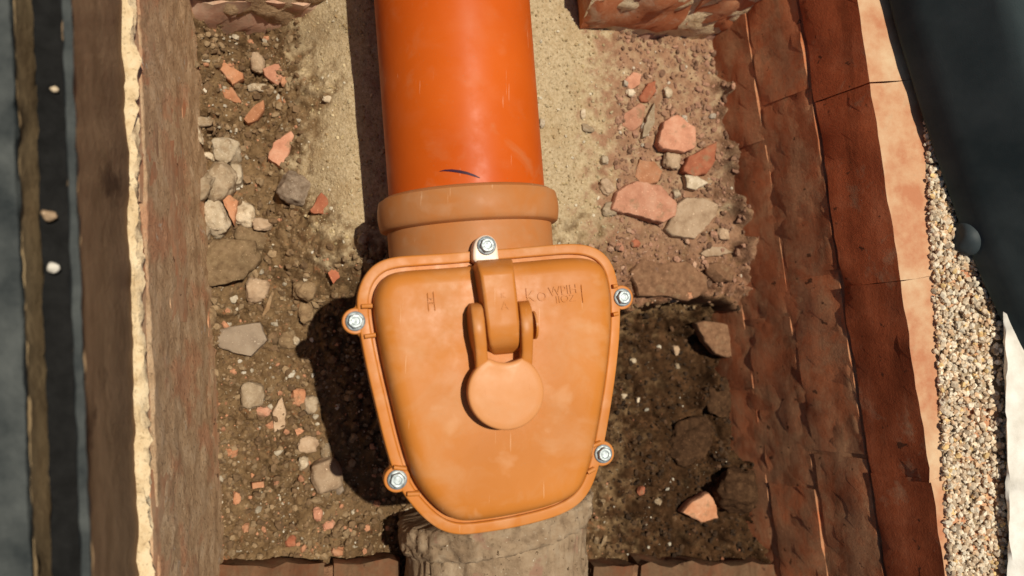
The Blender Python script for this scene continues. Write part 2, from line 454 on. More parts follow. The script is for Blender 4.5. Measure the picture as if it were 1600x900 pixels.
def wall(label, A, B, n_hint, courses, mats, offs, z0=0.0, mortar='mortar_dark', D=.1, ch=.0725, joint=.007, rough=.002, lens=.215, cutmin=.05, lean=0.0, flush=.0062, mamp=.0045, za=WT, clean=9.0, fine=.0010):
    A = Vector(A); B = Vector(B); A.z = B.z = 0
    t = (B - A).normalized(); n = Vector((-t.y, t.x, 0))
    if n.dot(Vector(n_hint)) < 0: n = -n
    total = (B - A).length
    root = empty("brick_wall")
    root.location = (A + B) / 2 + Vector((0, 0, z0))
    inv = -root.location
    tag(root, label, "wall")
    for c in range(courses):
        s = -offs[c % len(offs)]
        while s < total:
            tight = .0055 if mats[c % len(mats)] == 'brick_red' else 0
            a = max(s - tight, 0); b = min(s + lens, total)
            if b - a > cutmin:
                jit = random.uniform(-.0014, .0016) * (.25 if tight else 1)
                o = A + t * a + n * (jit + lean * (za - z0 - c * ch - ch / 2)) + Vector((0, 0, z0 + c * ch + random.uniform(-.001, .001)))
                v, f = brick_mesh(o, t, n, b - a, ch - joint, D, c * 7 + s * 50, rough, nl=max(4, int((b - a) / .014)), lean=lean, rad=(.0018 if joint < .005 else .004))
                cen = o + t * ((b - a) / 2)
                m = mats[c % len(mats)]
                if isinstance(m, tuple): m = random.choice(m)
                ob = mesh_obj("brick", v, f, M[m], root, loc=cen, angle=48)
                ob.location = cen + inv
            s += lens + joint + random.uniform(-.002, .002)
    # mortar core, a little behind the brick faces
    vs_, fs_ = [], []
    ny_, nz_ = int(total / .008) + 2, int(courses * ch / .006) + 2
    for k in range(nz_):
        for i in range(ny_):
            w = A + t * (total * i / (ny_ - 1)) + Vector((0, 0, z0 - .003 + (courses * ch - joint - .006) * k / (nz_ - 1)))
            w = w - n * (flush + (.004 if w.z > clean else 0) + fr(w, 32, 5, .7) * mamp + fr(w, 160, 3) * fine - lean * (za - w.z))
            vs_.append(w + inv)
    for k in range(nz_ - 1):
        for i in range(ny_ - 1):
            q = k * ny_ + i
            fs_.append([q, q + 1, q + 1 + ny_, q + ny_])
    b0 = len(vs_)
    for k in (0, nz_ - 1):
        for i in (0, ny_ - 1):
            w = A + t * (total * i / (ny_ - 1)) - n * (D - .01 - lean * (za - z0 - courses * ch * k / nz_)) + Vector((0, 0, z0 + (courses * ch - joint - .009) * k / (nz_ - 1)))
            vs_.append(w + inv)
    top = [(nz_ - 1) * ny_ + i for i in range(ny_)]
    fs_.append(top + [b0 + 3, b0 + 2])
    fs_.append([b0, b0 + 1, b0 + 3, b0 + 2])
    me_o = mesh_obj("mortar", vs_, fs_, M[mortar], root)
    return root, t, n

# right wall
RA, RB = P(1345, 0, WT), P(1482, 900, WT)
tR = (RB - RA).normalized()
RA2, RB2 = RA - tR * .16, RB + tR * .16
d455 = (P(1392, 455, WT) - RA2).length
d710 = (P(1408, 710, WT - .09) - RA2).length
r_wall, _, _ = wall("mud stained red brick wall on the right side of the pit, orange clean top course", RA2, RB2, (-1, 0, 0), 4,
     ['brick_muddy', 'brick_muddy', 'brick_muddy', 'brick_red'], [.06, .16, (.222 - (d710 % .222)), (.222 - (d455 % .222))], 0.0, 'mortar_red', rough=.0021, flush=.0022, mamp=.0020, lean=.312, clean=.214, joint=.0040, fine=.0004)
# left wall
LA, LB = P(206, 0, WT), P(238, 900, WT)
tL = (LB - LA).normalized()
l_wall, _, _ = wall("shallow left brick wall smeared with mud, cream mortar along its top edge", LA - tL * .14, LB + tL * .16, (1, 0, 0), 4,
     ['brick_left'], [.05, .15, .02, .12], 0.0, 'mud_wall', rough=.0010, flush=-.0006, mamp=.0018, lean=.10)

def strip(name, prof, mat, parent=None, ragged=0.0, amp=.001, seg=200, over=520, ragsc=30, closed=False, seed=0.0):
    """long strip: each profile entry (px at photo top, px at photo bottom, z); swept along the wall"""
    verts, faces = [], []
    ends = []
    for (a, b, z) in prof:
        p0, p1 = P(a, 0, z), P(b, 900, z)
        ends.append((p0, p1))
    m = len(prof)
    for i in range(seg + 1):
        f = -over / 900 + (1 + 2 * over / 900) * i / seg
        for j, (p0, p1) in enumerate(ends):
            w = p0.lerp(p1, f) if 0 <= f <= 1 else p0 + (p1 - p0) * f
            k = fr(w + Vector((seed, 0, j * .37)), 40, 4) * amp
            w = w + Vector((0, 0, k))
            if ragged:
                w.x += (fr(Vector((j * .6 + seed, w.y, 0)), ragsc, 5, .6)) * ragged
            else:
                w.x += fr(w + Vector((0, 5, j)), 40, 3) * amp
            verts.append(w)
    mm = m if closed else m - 1
    for i in range(seg):
        for j in range(mm):
            a = i * m + j; b = i * m + (j + 1) % m
            faces.append([a, b, b + m, a + m])
    if closed:
        faces.append(list(range(m))); faces.append(list(range(seg * m, seg * m + m)))
    return mesh_obj(name, verts, faces, mat, parent, angle=50)

loc = l_wall.location
mb = strip("mortar_bed", [(150, 178, .286), (192, 221, .2945), (200, 230, .2955), (205, 236, .2935), (206.5, 237.5, .288), (204, 235, .283)], M['mortar_cream'], l_wall, ragged=.0062, amp=.0015, seg=420, ragsc=17, seed=3.1)
mb.location = -loc
mb['label'] = "cream mortar bed with ragged sunlit edge"

# north wall, broken through for the pipe: two remaining stubs
NL0, NL1 = P(150, 40, .05), P(512, 40, .05)
n_left, _, _ = wall("broken brick wall end at the top left, mortar on its corner", NL0, NL1, (0, -1, 0), 3, ['brick_north', 'brick_north', 'brick_broken'], [.13, .03, .17], .03, 'mortar_brown', rough=.0048, lean=.25, flush=.001, mamp=.006, za=.06)
NR0, NR1 = P(886, 78, .05), P(1290, 94, .05)
n_right, _, _ = wall("broken brick wall end at the top right, orange break over a grey dusty course", NR0, NR1, (0, -1, 0), 3, ['brick_north', 'brick_broken', 'brick_north'], [.0, .08, .15], .028, 'mortar_cream', rough=.0052, lean=.25, flush=.003, mamp=.005, za=.06)
# bottom ledge
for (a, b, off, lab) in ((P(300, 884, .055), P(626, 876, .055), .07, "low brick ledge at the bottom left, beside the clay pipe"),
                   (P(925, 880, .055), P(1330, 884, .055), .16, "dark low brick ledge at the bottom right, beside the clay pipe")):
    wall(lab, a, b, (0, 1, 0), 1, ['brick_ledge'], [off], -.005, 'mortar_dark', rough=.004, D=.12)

# ------------------------------------------------------------------ manhole frame on the left
mf = empty("manhole_frame"); mf.location = P(120, 450, .29)
tag(mf, "muddy brown and slate metal manhole frame with dark groove, beyond left wall", "manhole frame")
def fpart(name, prof, mat, **k):
    o = strip(name, prof, mat, mf, **k); o.location = -mf.location; return o
fpart("frame_wall", [(189, 215, .270), (193, 219, .29), (150, 178, .365), (110, 142, .442), (98, 130, .440), (120, 150, .29), (130, 160, .27)], M['frame_brown'], amp=.0022, closed=True)
fpart("frame_rim", [(112, 144, .4425), (110, 142, .4465), (97, 128, .4470), (94, 125, .440), (97, 128, .436)], M['frame_slate'], amp=.0012, closed=True, seed=2)
fpart("groove_bed", [(110, 140, .398), (80, 112, .402), (50, 82, .400), (30, 62, .398)], M['frame_black'], amp=.006, seed=5)
fpart("outer_wall", [(54, 84, .396), (48, 80, .405), (34, 66, .42), (21, 55, .4345), (-6, 30, .4345), (0, 34, .39)], M['frame_tan'], amp=.0022, closed=True, seed=7, ragged=.002)
fpart("outer_flange", [(20, 52, .4385), (16, 48, .4415), (-240, -210, .4415), (-240, -210, .432), (20, 52, .434)], M['frame_slate'], amp=.0015, closed=True, seed=9)
# ------------------------------------------------------------------ generic shapes
def ico_stone(name, c, rx, ry, rz, mat, rot=0.0, rough=.25, seed=0.0, sub=3, sq=0.0, parent=None):
    bm = bmesh.new()
    bmesh.ops.create_icosphere(bm, subdivisions=sub, radius=1.0)
    rm = Matrix.Rotation(rot, 3, 'Z')
    rs = random.Random(int(seed * 1000) + 5)
    planes = []
    for _ in range(int(16 * min(1, rough * 3.2))):
        pn = Vector((rs.gauss(0, 1), rs.gauss(0, 1), rs.gauss(.2, .8))).normalized()
        planes.append((pn, rs.uniform(.58, .93)))
    for v in bm.verts:
        u = v.co.copy()
        for pn, pd in planes:
            ex = u.dot(pn) - pd
            if ex > 0: u -= pn * ex * .93
        u = u * 1.18
        k = 1 + fr(u + Vector((seed, seed * .7, 1)), .9, 2) * rough * .7 + fr(u + Vector((seed, 2, 1)), 3.0, 4) * rough * .42
        d, _ = noise.voronoi(u * 1.2 + Vector((seed * 3, 0, 0)))
        k *= 1 - rough * .5 * max(0, .5 - d[0])
        if sq:
            m_ = max(abs(u.x), abs(u.y), abs(u.z)); k *= (1 - sq) + sq * .8 / m_
        w = Vector((u.x * rx, u.y * ry, u.z * rz)) * k
        v.co = rm @ w
    me = bpy.data.meshes.new(name); bm.to_mesh(me); bm.free()
    o = link(name, me, mat, parent); o.location = c
    return o

def shard(name, pxs, th, mat, seed=0.0, tilt=(0, 0), lift=.0, rough=.0012):
    """flat broken piece: outline in floor pixels, real thickness, chipped edge"""
    cx = sum(p[0] for p in pxs) / len(pxs); cy = sum(p[1] for p in pxs) / len(pxs)
    c = G(cx, cy)
    zt = c.z + th * .62 + lift
    loop = [P(x, y, zt) for x, y in pxs]
    pts = []
    for i in range(len(loop)):
        a, b = loop[i], loop[(i + 1) % len(loop)]
        k = max(2, int((b - a).length / .005))
        for q in range(k):
            w = a.lerp(b, q / k)
            if q: w = w + Vector((fr(w + Vector((seed, 0, 0)), 120, 3), fr(w + Vector((0, seed, 5)), 120, 3), 0)) * .0016
            pts.append(w)
    cen = sum(pts, Vector()) / len(pts)
    n = len(pts)
    verts, faces = [], []
    rings = [(.55, 0), (.86, 0.0), (.965, -.0006), (1.0, -.0022), (1.03, -th * .6), (.96, -th)]
    for s, dz in rings:
        for p in pts:
            w = cen + (p - cen) * s
            tz = (w.x - cen.x) * tilt[0] + (w.y - cen.y) * tilt[1]
            w = Vector((w.x, w.y, zt + dz + tz + fr(w + Vector((seed, s, 0)), 70, 4) * rough * (1 if s < 1 else 1.6)))
            verts.append(w)
    for r_ in range(len(rings) - 1):
        for i in range(n):
            a = r_ * n + i; b = r_ * n + (i + 1) % n
            faces.append([a, b, b + n, a + n])
    verts.append(Vector((cen.x, cen.y, zt + fr(cen, 70, 4) * rough))); ci = len(verts) - 1
    for i in range(n): faces.append([ci, i, (i + 1) % n])
    faces.append([(len(rings) - 1) * n + i for i in range(n)])
    return mesh_obj(name, verts, faces, mat, loc=Vector((cen.x, cen.y, zt - th)), angle=38)

def smooth_closed(pts, n, it=3):
    p = np.array([[v[0], v[1]] for v in pts], float)
    for _ in range(it):
        q = np.roll(p, -1, 0)
        p = np.stack([.75 * p + .25 * q, .25 * p + .75 * q], 1).reshape(-1, 2)
    q = np.vstack([p, p[:1]])
    L = np.concatenate([[0], np.cumsum(np.linalg.norm(np.diff(q, axis=0), axis=1))])
    s = np.linspace(0, L[-1], n, endpoint=False)
    r = np.stack([np.interp(s, L, q[:, 0]), np.interp(s, L, q[:, 1])], 1)
    area = np.sum(r[:, 0] * np.roll(r[:, 1], -1) - np.roll(r[:, 0], -1) * r[:, 1])
    return r if area > 0 else r[::-1]

def inset(loop, d):
    t = np.roll(loop, -2, 0) - np.roll(loop, 2, 0)
    t /= np.linalg.norm(t, axis=1)[:, None]
    n = np.stack([-t[:, 1], t[:, 0]], 1)
    r = loop + n * d
    for _ in range(int(abs(d) * 400)):
        r = .5 * r + .25 * (np.roll(r, 1, 0) + np.roll(r, -1, 0))
    return r

def loft(name, loops, mat, parent=None, cap0=False, cap1=False, angle=40, loc=None):
    verts, faces = [], []
    n = len(loops[0])
    for lp in loops: verts += [Vector(v) for v in lp]
    for r_ in range(len(loops) - 1):
        for i in range(n):
            a = r_ * n + i; b = r_ * n + (i + 1) % n
            faces.append([a, b, b + n, a + n])
    if cap0: faces.append(list(range(n)))
    if cap1: faces.append([(len(loops) - 1) * n + i for i in range(n)])
    return mesh_obj(name, verts, faces, mat, parent, angle=angle, loc=loc)

def wnorm(o):
    m = o.modifiers.new("weighted_normal", 'WEIGHTED_NORMAL'); m.keep_sharp = True; m.weight = 80
    return o

def L3(loop, z): return [(p[0], p[1], z) for p in loop]

def plate(name, loop, z0, z1, rad, mat, parent, angle=40):
    """flat plate with a rounded upper edge"""
    loops = [L3(loop, z0), L3(loop, z1 - rad)]
    for a in (30, 60, 90):
        loops.append(L3(inset(loop, rad * (1 - math.cos(math.radians(a)))), z1 - rad + rad * math.sin(math.radians(a))))
    return wnorm(loft(name, loops, mat, parent, True, True, angle))

# ------------------------------------------------------------------ orange pipe and valve
ZP = 0.218
PA, PB = P(731, 320, ZP), P(706.5, 0, ZP + .006)
ax = (PB - PA).normalized()
hz = ax.cross(Vector((0, 0, 1))).normalized()      # towards the right
vt = hz.cross(ax).normalized()

def lathe(name, prof, o, a, mat, parent=None, seg=96, noisef=None, angle=40, ends=True, skew=0.0):
    h = a.cross(Vector((0, 0, 1))).normalized(); v_ = h.cross(a).normalized()
    verts, faces = [], []
    for (s, r) in prof:
        for k in range(seg):
            th = 2 * math.pi * k / seg
            dirv = h * math.cos(th) + v_ * math.sin(th)
            w = o + a * (s + skew * r * math.cos(th)) + dirv * r
            if noisef: w = w + dirv * noisef(w) + a * noisef(w + Vector((3, 1, 2))) * .6
            verts.append(w)
    for i in range(len(prof) - 1):
        for k in range(seg):
            p = i * seg + k; q = i * seg + (k + 1) % seg
            faces.append([p, q, q + seg, p + seg])
    if ends:
        faces.append(list(range(seg))); faces.append([(len(prof) - 1) * seg + k for k in range(seg)])
    return mesh_obj(name, verts, faces, mat, parent, angle=angle)

RPIPE = .0805
pipe = lathe("drain_pipe", [(-.02 + .04 * i, RPIPE) for i in range(20)], PA, ax, M['pipe'])
tag(pipe, "bright orange plastic drain pipe running up out of the frame", "pipe")

def hit_pipe(px, py, r):
    d = (F + R * ((px - 800.0) / FPX) + U * ((450.0 - py) / FPX)).normalized()
    o = CAM - PA
    d_ = d - ax * d.dot(ax); o_ = o - ax * o.dot(ax)
    a = d_.dot(d_); b = 2 * d_.dot(o_); c = o_.dot(o_) - r * r
    t = (-b - math.sqrt(b * b - 4 * a * c)) / (2 * a)
    return CAM + d * t
mk = [(687, 267.5, .3), (695, 266.2, 1.2), (706, 266.4, 2.0), (718, 268, 2.3), (730, 270.5, 2.1), (742, 274.5, 1.5), (750, 278, .4)]
mv, mfc = [], []
for (x, y, w) in mk:
    mv += [hit_pipe(x, y - w, RPIPE + .0005), hit_pipe(x, y + w, RPIPE + .0005)]
for i in range(len(mk) - 1): mfc.append([2 * i, 2 * i + 1, 2 * i + 3, 2 * i + 2])
ml = mesh_obj("marker_line", mv, mfc, M['ink'], pipe)
ml['label'] = "short dark marker pen stroke"

valve = empty("backwater_valve")
VC = P(765, 610, .1)
tag(valve, "tan orange plastic backwater valve with bolted trapezoid lid and round lever cap", "valve")
# socket with its bulged ring (profile runs along the pipe)
s_lo = (P(735, 342, ZP + .09) - PA).dot(ax)
s_hi = (P(737, 287, ZP + .09) - PA).dot(ax)
print("ring", s_lo, s_hi)
sp = [(-.16, .0845), (s_lo - .001, .0848), (s_lo + .0005, .0895)]
for k in range(9):
    a = k / 8
    sp.append((s_lo + .002 + (s_hi - s_lo - .004) * a, .0892 + .0042 * math.sin(math.pi * (.15 + .7 * a)) ** .8))
sp += [(s_hi - .0005, .0885), (s_hi + .0015, .0860), (s_hi + .0015, .0812), (s_hi - .015, .0808)]
sock = lathe("socket", sp, PA, ax, M['socket'], valve, seg=128, ends=False)

ZF = .300
out_px = [(556, 480), (558, 455), (568, 430), (586, 411), (612, 401), (655, 398), (705, 395), (750, 391), (795, 388), (850, 383), (890, 380), (920, 383),
          (942, 394), (957, 414), (964, 440), (968, 470), (968, 510), (965, 550), (959, 600), (951, 650), (943, 695), (934, 733), (922, 765), (906, 786), (883, 801),
          (850, 813), (800, 825), (750, 833), (717, 836), (690, 830), (666, 814), (643, 790), (624, 764), (611, 730), (598, 685), (585, 630), (573, 580), (562, 525)]
outl = smooth_closed([P(x, y, ZF) for x, y in out_px], 260)
bolts_px = [(555, 502), (970, 465), (940, 708), (620, 748)]
bolts = [P(x, y, ZF) for x, y in bolts_px]
def with_ears(loop, ears, r, reach=1.18):
    loop = [Vector((p[0], p[1])) for p in loop]
    for e in ears:
        c = Vector((e.x, e.y))
        n = len(loop)
        inside = [(p - c).length < r * reach for p in loop]
        st = next(i for i in range(n) if inside[i] and not inside[i - 1])
        run = 0
        while inside[(st + run) % n]: run += 1
        loop = loop[st:] + loop[:st]
        a, b = loop[-1], loop[run]
        loop = loop[run:]
        cen = Vector((sum(p.x for p in loop), sum(p.y for p in loop))) / len(loop)
        a0 = math.atan2(a.y - c.y, a.x - c.x); a1 = math.atan2(b.y - c.y, b.x - c.x)
        while a1 < a0: a1 += 2 * math.pi
        mid = (a0 + a1) / 2
        if Vector((math.cos(mid), math.sin(mid))).dot(cen - c) > 0: pass
        for k in range(1, 28):
            t_ = a0 + (a1 - a0) * k / 28
            loop.append(c + Vector((math.cos(t_), math.sin(t_))) * r)
    return smooth_closed(loop, 420, 3)
flange_loop = with_ears(outl, bolts, .0118)
lid = plate("lid", flange_loop, ZF - .010, ZF, .0026, M['valve'], valve)
# raised lip round the lid
lip = [L3(inset(outl, d), ZF + z) for d, z in ((.0004, -.003), (.0004, .0020), (.0008, .0030), (.0020, .0036), (.0086, .0036), (.0098, .0031), (.0104, .0020), (.0106, -.003))]
wnorm(loft("lid_lip", lip, M['valve'], lid, angle=50))
for b in bolts:
    pad = smooth_closed([(b.x + .0117 * math.cos(2 * math.pi * k / 36), b.y + .0117 * math.sin(2 * math.pi * k / 36)) for k in range(36)], 72, 1)
    plate("bolt_pad", pad, ZF - .003, ZF + .0032, .0012, M['valve'], lid)
# domed part of the lid
prof = [(.0142, -.001), (.0143, .006), (.0150, .0135), (.0166, .0190), (.0192, .0230), (.0222, .0252), (.0256, .0263), (.029, .0268)]
loops = [L3(inset(outl, d), ZF + z) for d, z in prof]
basel = inset(outl, .029)
cen = basel.mean(0)
for s, dz in ((.93, .0270), (.84, .0273), (.7, .0276), (.5, .0279), (.3, .0280), (.1, .028)):
    loops.append(L3(cen + (basel - cen) * s, ZF + dz))
dome = loft("dome", loops, M['valve'], lid, False, True, angle=75)
# valve body under the lid
bl = [(.004, -.0108), (.004, -.020), (.016, -.022), (.020, -.08), (.030, -.15), (.045, -.20)]
body = loft("valve_body", [L3(inset(outl, d), ZF + z) for d, z in bl], M['socket'], valve, True, True)
# stiffening ribs beside the left bolts
def bar(name, a, b, w, z0, z1, mat, parent):
    a = Vector((a.x, a.y, 0)); b = Vector((b.x, b.y, 0)); t = (b - a).normalized(); n = Vector((-t.y, t.x, 0)) * w
    lo, L_ = [], (b - a).length
    for f_ in (0, .08, .5, .92, 1.0):
        c = a + t * L_ * f_; k = .55 if f_ in (0, 1.0) else 1
        zt = z0 + (z1 - z0) * (.5 if f_ in (0, 1.0) else 1)
        lo.append([(c - n * k) + Vector((0, 0, z0)), (c - n * k) + Vector((0, 0, zt - .001)), (c - n * .5 * k) + Vector((0, 0, zt)), (c + n * .5 * k) + Vector((0, 0, zt)), (c + n * k) + Vector((0, 0, zt - .001)), (c + n * k) + Vector((0, 0, z0))])
    return loft(name, lo, mat, parent, True, True, angle=60)
for (a, b) in (((563, 479), (583, 478)), ((568, 526), (588, 523)), ((613, 729), (636, 732)), ((634, 771), (656, 770)), ((955, 448), (962, 447)), ((955, 492), (964, 490)), ((922, 697), (938, 690)), ((915, 738), (928, 731))):
    bar("rib", P(*a, ZF + .003), P(*b, ZF + .003), .0020, ZF - .002, ZF + .0085, M['valve'], lid)

def bolt(c, parent, zz, rot):
    def ring(r, z, n=24, ph=0): return [(c.x + r * math.cos(2 * math.pi * k / n + ph), c.y + r * math.sin(2 * math.pi * k / n + ph), z) for k in range(n)]
    w = loft("bolt", [ring(.0086, zz), ring(.0087, zz + .0012), ring(.0080, zz + .0019), ring(.0060, zz + .0022)], M['zinc'], parent, True, True)
    hexl = lambda r, z: ring(r, z, 6, rot)
    # hex head: 24-gon of hexagon
    def hexring(r, z, rnd):
        out = []
        for k in range(24):
            a = 2 * math.pi * k / 24
            s = (a - rot) % (math.pi / 3) - math.pi / 6
            rr = r * math.cos(math.pi / 6) / math.cos(s)
            rr = rr * (1 - rnd) + r * .9 * rnd
            out.append((c.x + rr * math.cos(a), c.y + rr * math.sin(a), z))
        return out
    loft("bolt_head", [hexring(.0070, zz + .0018, 0), hexring(.0070, zz + .0052, 0), hexring(.0062, zz + .0062, .7), hexring(.0042, zz + .0062, 1), hexring(.0036, zz + .0054, 1)], M['zinc'], w, True, True)
for i, b in enumerate(bolts):
    bolt(b, valve, ZF + .0038, .3 + i * .7)

# lug with the fifth bolt, its bright highlight painted as a pale colour
lug_px = [(740, 413), (739, 392), (742, 377), (750, 369), (760, 366), (770, 369), (777, 378), (779, 392), (781, 411)]
lugl = smooth_closed([P(x, y, ZF + .014) for x, y in lug_px], 80, 2)
lug = plate("bolt_lug", lugl, ZF - .012, ZF + .014, .003, M['lug'], valve)
lug['label'] = "lug holding the top bolt, its whitish highlight painted in"
bolt(P(760, 384, ZF + .014), valve, ZF + .0142, .2)

# lever arm
ud = Vector((hz.x, hz.y, 0)).normalized()
def arm_loft(name, sts, mat, parent, zb=ZF + .018, edge=.0030):
    """sts: (px, py, half width, ztop) stations"""
    lo = []
    for s in sts:
        px, py, hw, zt = s[:4]
        b = s[4] if len(s) > 4 else zb
        c = P(px, py, zt); c.z = 0
        e = min(edge, hw * .8, (zt - b) * .8)
        q = [(-hw, b), (-hw, b + (zt - b) * .5), (-hw, zt - e), (-hw + e * .3, zt - e * .3), (-hw + e, zt), (0, zt + .0002), (hw - e, zt), (hw - e * .3, zt - e * .3), (hw, zt - e), (hw, b + (zt - b) * .5), (hw, b)]
        lo.append([c + ud * x + Vector((0, 0, z)) for x, z in q])
    return wnorm(loft(name, lo, mat, parent, True, True, angle=60))
arm = arm_loft("lever_arm", [(773, 405, .0155, ZF + .0255), (774, 409, .0165, ZF + .034), (775, 416, .0160, ZF + .0455), (777, 424, .0156, ZF + .0502), (778, 430, .0155, ZF + .0510), (782, 460, .0152, ZF + .0512), (787, 505, .0148, ZF + .0514),
                             (788, 522, .0143, ZF + .0506), (789, 536, .0136, ZF + .0470), (790, 545, .0128, ZF + .040), (790, 550, .0120, ZF + .031), (790, 554, .0118, ZF + .027)], M['valve'], valve, zb=ZF + .02)
# fork and round cap
cap = empty("lever_cap"); cap.parent = valve
def fork(pts): return arm_loft("fork_arm", pts, M['valve'], cap, edge=.0022)
ZD = ZF + .0480
fork([(744, 473, .0048, ZF + .034, ZF + .026), (745, 477, .0052, ZF + .043, ZF + .026), (746, 485, .0056, ZF + .0495, ZF + .025), (748, 500, .0057, ZF + .0530, ZF + .025), (750, 520, .0056, ZF + .0535, ZF + .026), (752, 538, .0054, ZF + .0515, ZF + .032), (753, 552, .0052, ZD + .001, ZF + .038), (754, 566, .0054, ZD - .0003, ZD - .0075), (754, 576, .0054, ZD - .0016, ZD - .0075)])
fork([(819, 470, .0048, ZF + .034, ZF + .026), (820, 474, .0052, ZF + .043, ZF + .026), (822, 482, .0056, ZF + .0495, ZF + .025), (824, 498, .0056, ZF + .0530, ZF + .025), (825, 517, .0055, ZF + .0535, ZF + .026), (825, 535, .0052, ZF + .0515, ZF + .032), (825, 548, .0050, ZD + .001, ZF + .038), (824, 562, .0052, ZD - .0003, ZD - .0075), (823, 572, .0054, ZD - .0016, ZD - .0075)])
disc_px = []
for k in range(72):
    a = 2 * math.pi * k / 72
    x, y = 791 + 59.5 * math.cos(a), 613 + 59.5 * math.sin(a)
    if 760 < x < 819 and y < 600:
        y = max(y, 567 - 10 * ((x - 789) / 29) ** 2)
    disc_px.append((x, y))
dl = smooth_closed([P(x, y, ZD) for x, y in disc_px], 180, 1)
dcen = dl.mean(0)
loops = [L3(dl, ZD - .008), L3(dl, ZD - .002)]
for a in (40, 90): loops.append(L3(inset(dl, .002 * (1 - math.cos(math.radians(a)))), ZD - .002 + .002 * math.sin(math.radians(a))))
for s, dz in ((.80, 0.0001), (.50, .0002), (.1, .0003)): loops.append(L3(dcen + (dl - dcen) * s, ZD + dz))
wnorm(loft("cap_disc", loops, M['cap'], cap, True, True, angle=60))
for (x, y) in ((758, 613), (827, 605)):
    bar("cap_tick", P(x, y - 5, ZD), P(x + 1, y + 5, ZD), .0006, ZD - .003, ZD + .0003, M['cap'], cap)
def boss(px, py, z, r, hw):
    c = P(px, py, z)
    lo = []
    for x in (-hw, -hw * .8, hw * .8, hw):
        rr = r if abs(x) < hw else r * .85
        lo.append([c + ud * x + (Vector((-ud.y, ud.x, 0)) * math.cos(2 * math.pi * k / 28) + Vector((0, 0, 1)) * math.sin(2 * math.pi * k / 28)) * rr for k in range(28)])
    loft("pivot_boss", lo, M['valve'], cap, True, True)
boss(740, 512, ZF + .038, .0125, .0022); boss(766, 512, ZF + .038, .0125, .0022); boss(834, 508, ZF + .038, .0125, .0012)

# raised lettering on lid and lever arm
def lettering(name, txt, px, py, z, size, rot, parent, mat, squeeze=1.0):
    cu = bpy.data.curves.new(name, 'FONT'); cu.body = txt; cu.size = size; cu.extrude = .00045; cu.bevel_depth = .00012
    cu.align_x = 'CENTER'; cu.align_y = 'CENTER'
    o = bpy.data.objects.new(name, cu); col.objects.link(o); cu.materials.append(mat)
    me = bpy.data.meshes.new_from_object(o)
    bpy.data.objects.remove(o)
    me.name = name
    o = bpy.data.objects.new(name, me); col.objects.link(o)
    o.location = P(px, py, z); o.rotation_euler = (0, 0, rot); o.scale = (squeeze, 1, 1); o.parent = parent
    return o
ROT = math.atan2(ud.y, ud.x)
zt = ZF + .0278
lettering("raised_lettering", "WPIH", 880, 454, zt, .0115, ROT + .05, lid, M['valve'], .95)
lettering("raised_lettering", "IIOZ", 884, 467, zt, .0090, ROT + .05, lid, M['valve'], 1.1)
lettering("raised_lettering", "K", 829, 464, zt, .0135, ROT + .05, lid, M['valve'], 1.0)
lettering("raised_lettering", "O", 847, 464, zt, .0115, ROT + .05, lid, M['valve'], 1.0)
lettering("raised_lettering", "A", 789, 478, ZF + .0515, .0100, ROT, arm, M['valve'], 1.0)
lettering("raised_lettering", "K", 786, 462, ZF + .0513, .0060, ROT + .05, arm, M['valve'], 1.0)
for (x0, y0, x1, y1) in ((908, 444, 911, 474), (822, 450, 823, 466), (668, 457, 670, 488), (677, 455, 680, 487)):
    bar("raised_bar", P(x0, y0, zt), P(x1, y1, zt), .0005, zt - .002, zt + .0007, M['valve'], lid)
lettering("raised_lettering", "3 4", 674, 470, zt, .0045, ROT + math.pi / 2, lid, M['valve'])

# ------------------------------------------------------------------ old clay pipe
cA, cB = P(775, 860, .088), P(781, 1150, .088)
cax = (cA - cB).normalized()
cend = (P(773, 823, .195) - cA).dot(cax)
cst = (P(774, 868, .195) - cA).dot(cax)
def cn(w): return fr(w, 30, 4) * .0034 + fr(w, 120, 5, .6) * .0026
cp = [(-.35 + .005 * i, .1055) for i in range(68)]
cp = [q for q in cp if q[0] < cst - .008] + [(cst - .006, .1055), (cst - .003, .1055), (cst - .001, .1055), (cst, .1095), (cst + .002, .1125)]
k = cst + .006
while k < cend: cp.append((k, .1135)); k += .003
cp += [(cend, .112), (cend + .002, .108), (cend + .002, .085)]
clay = lathe("clay_pipe", cp, cA, cax, M['clay'], seg=220, noisef=cn, ends=True, angle=60, skew=.13)
tag(clay, "old grey brown clay drain pipe with a rough collar under the valve", "pipe")

# ------------------------------------------------------------------ ground outside, gravel, board, person
GZ = .2855
def quad_sheet(name, corners, mat, nseg=90, amp=.004):
    (a, b, c, d) = corners
    v, f = [], []
    for i in range(nseg + 1):
        for j in range(nseg + 1):
            s, t_ = i / nseg, j / nseg
            w = a.lerp(b, s).lerp(d.lerp(c, s), t_)
            w = w + Vector((0, 0, fr(w, 12, 4) * amp)); v.append(w)
    for i in range(nseg):
        for j in range(nseg):
            q = i * (nseg + 1) + j
            f.append([q, q + 1, q + nseg + 2, q + nseg + 1])
    return mesh_obj(name, v, f, mat)
g0, g1 = P(1432, 0, GZ), P(1482, 900, GZ)
gt = (g1 - g0).normalized()
ga, gb = g0 - gt * 1.2, g1 + gt * 1.2
o = quad_sheet("gravel_ground", (ga, gb, gb + Vector((1.8, 0, 0)), ga + Vector((1.8, 0, 0))), M['gravel_bed'], 120)
tag(o, "ground under the gravel on the right of the pit", None, kind='structure')
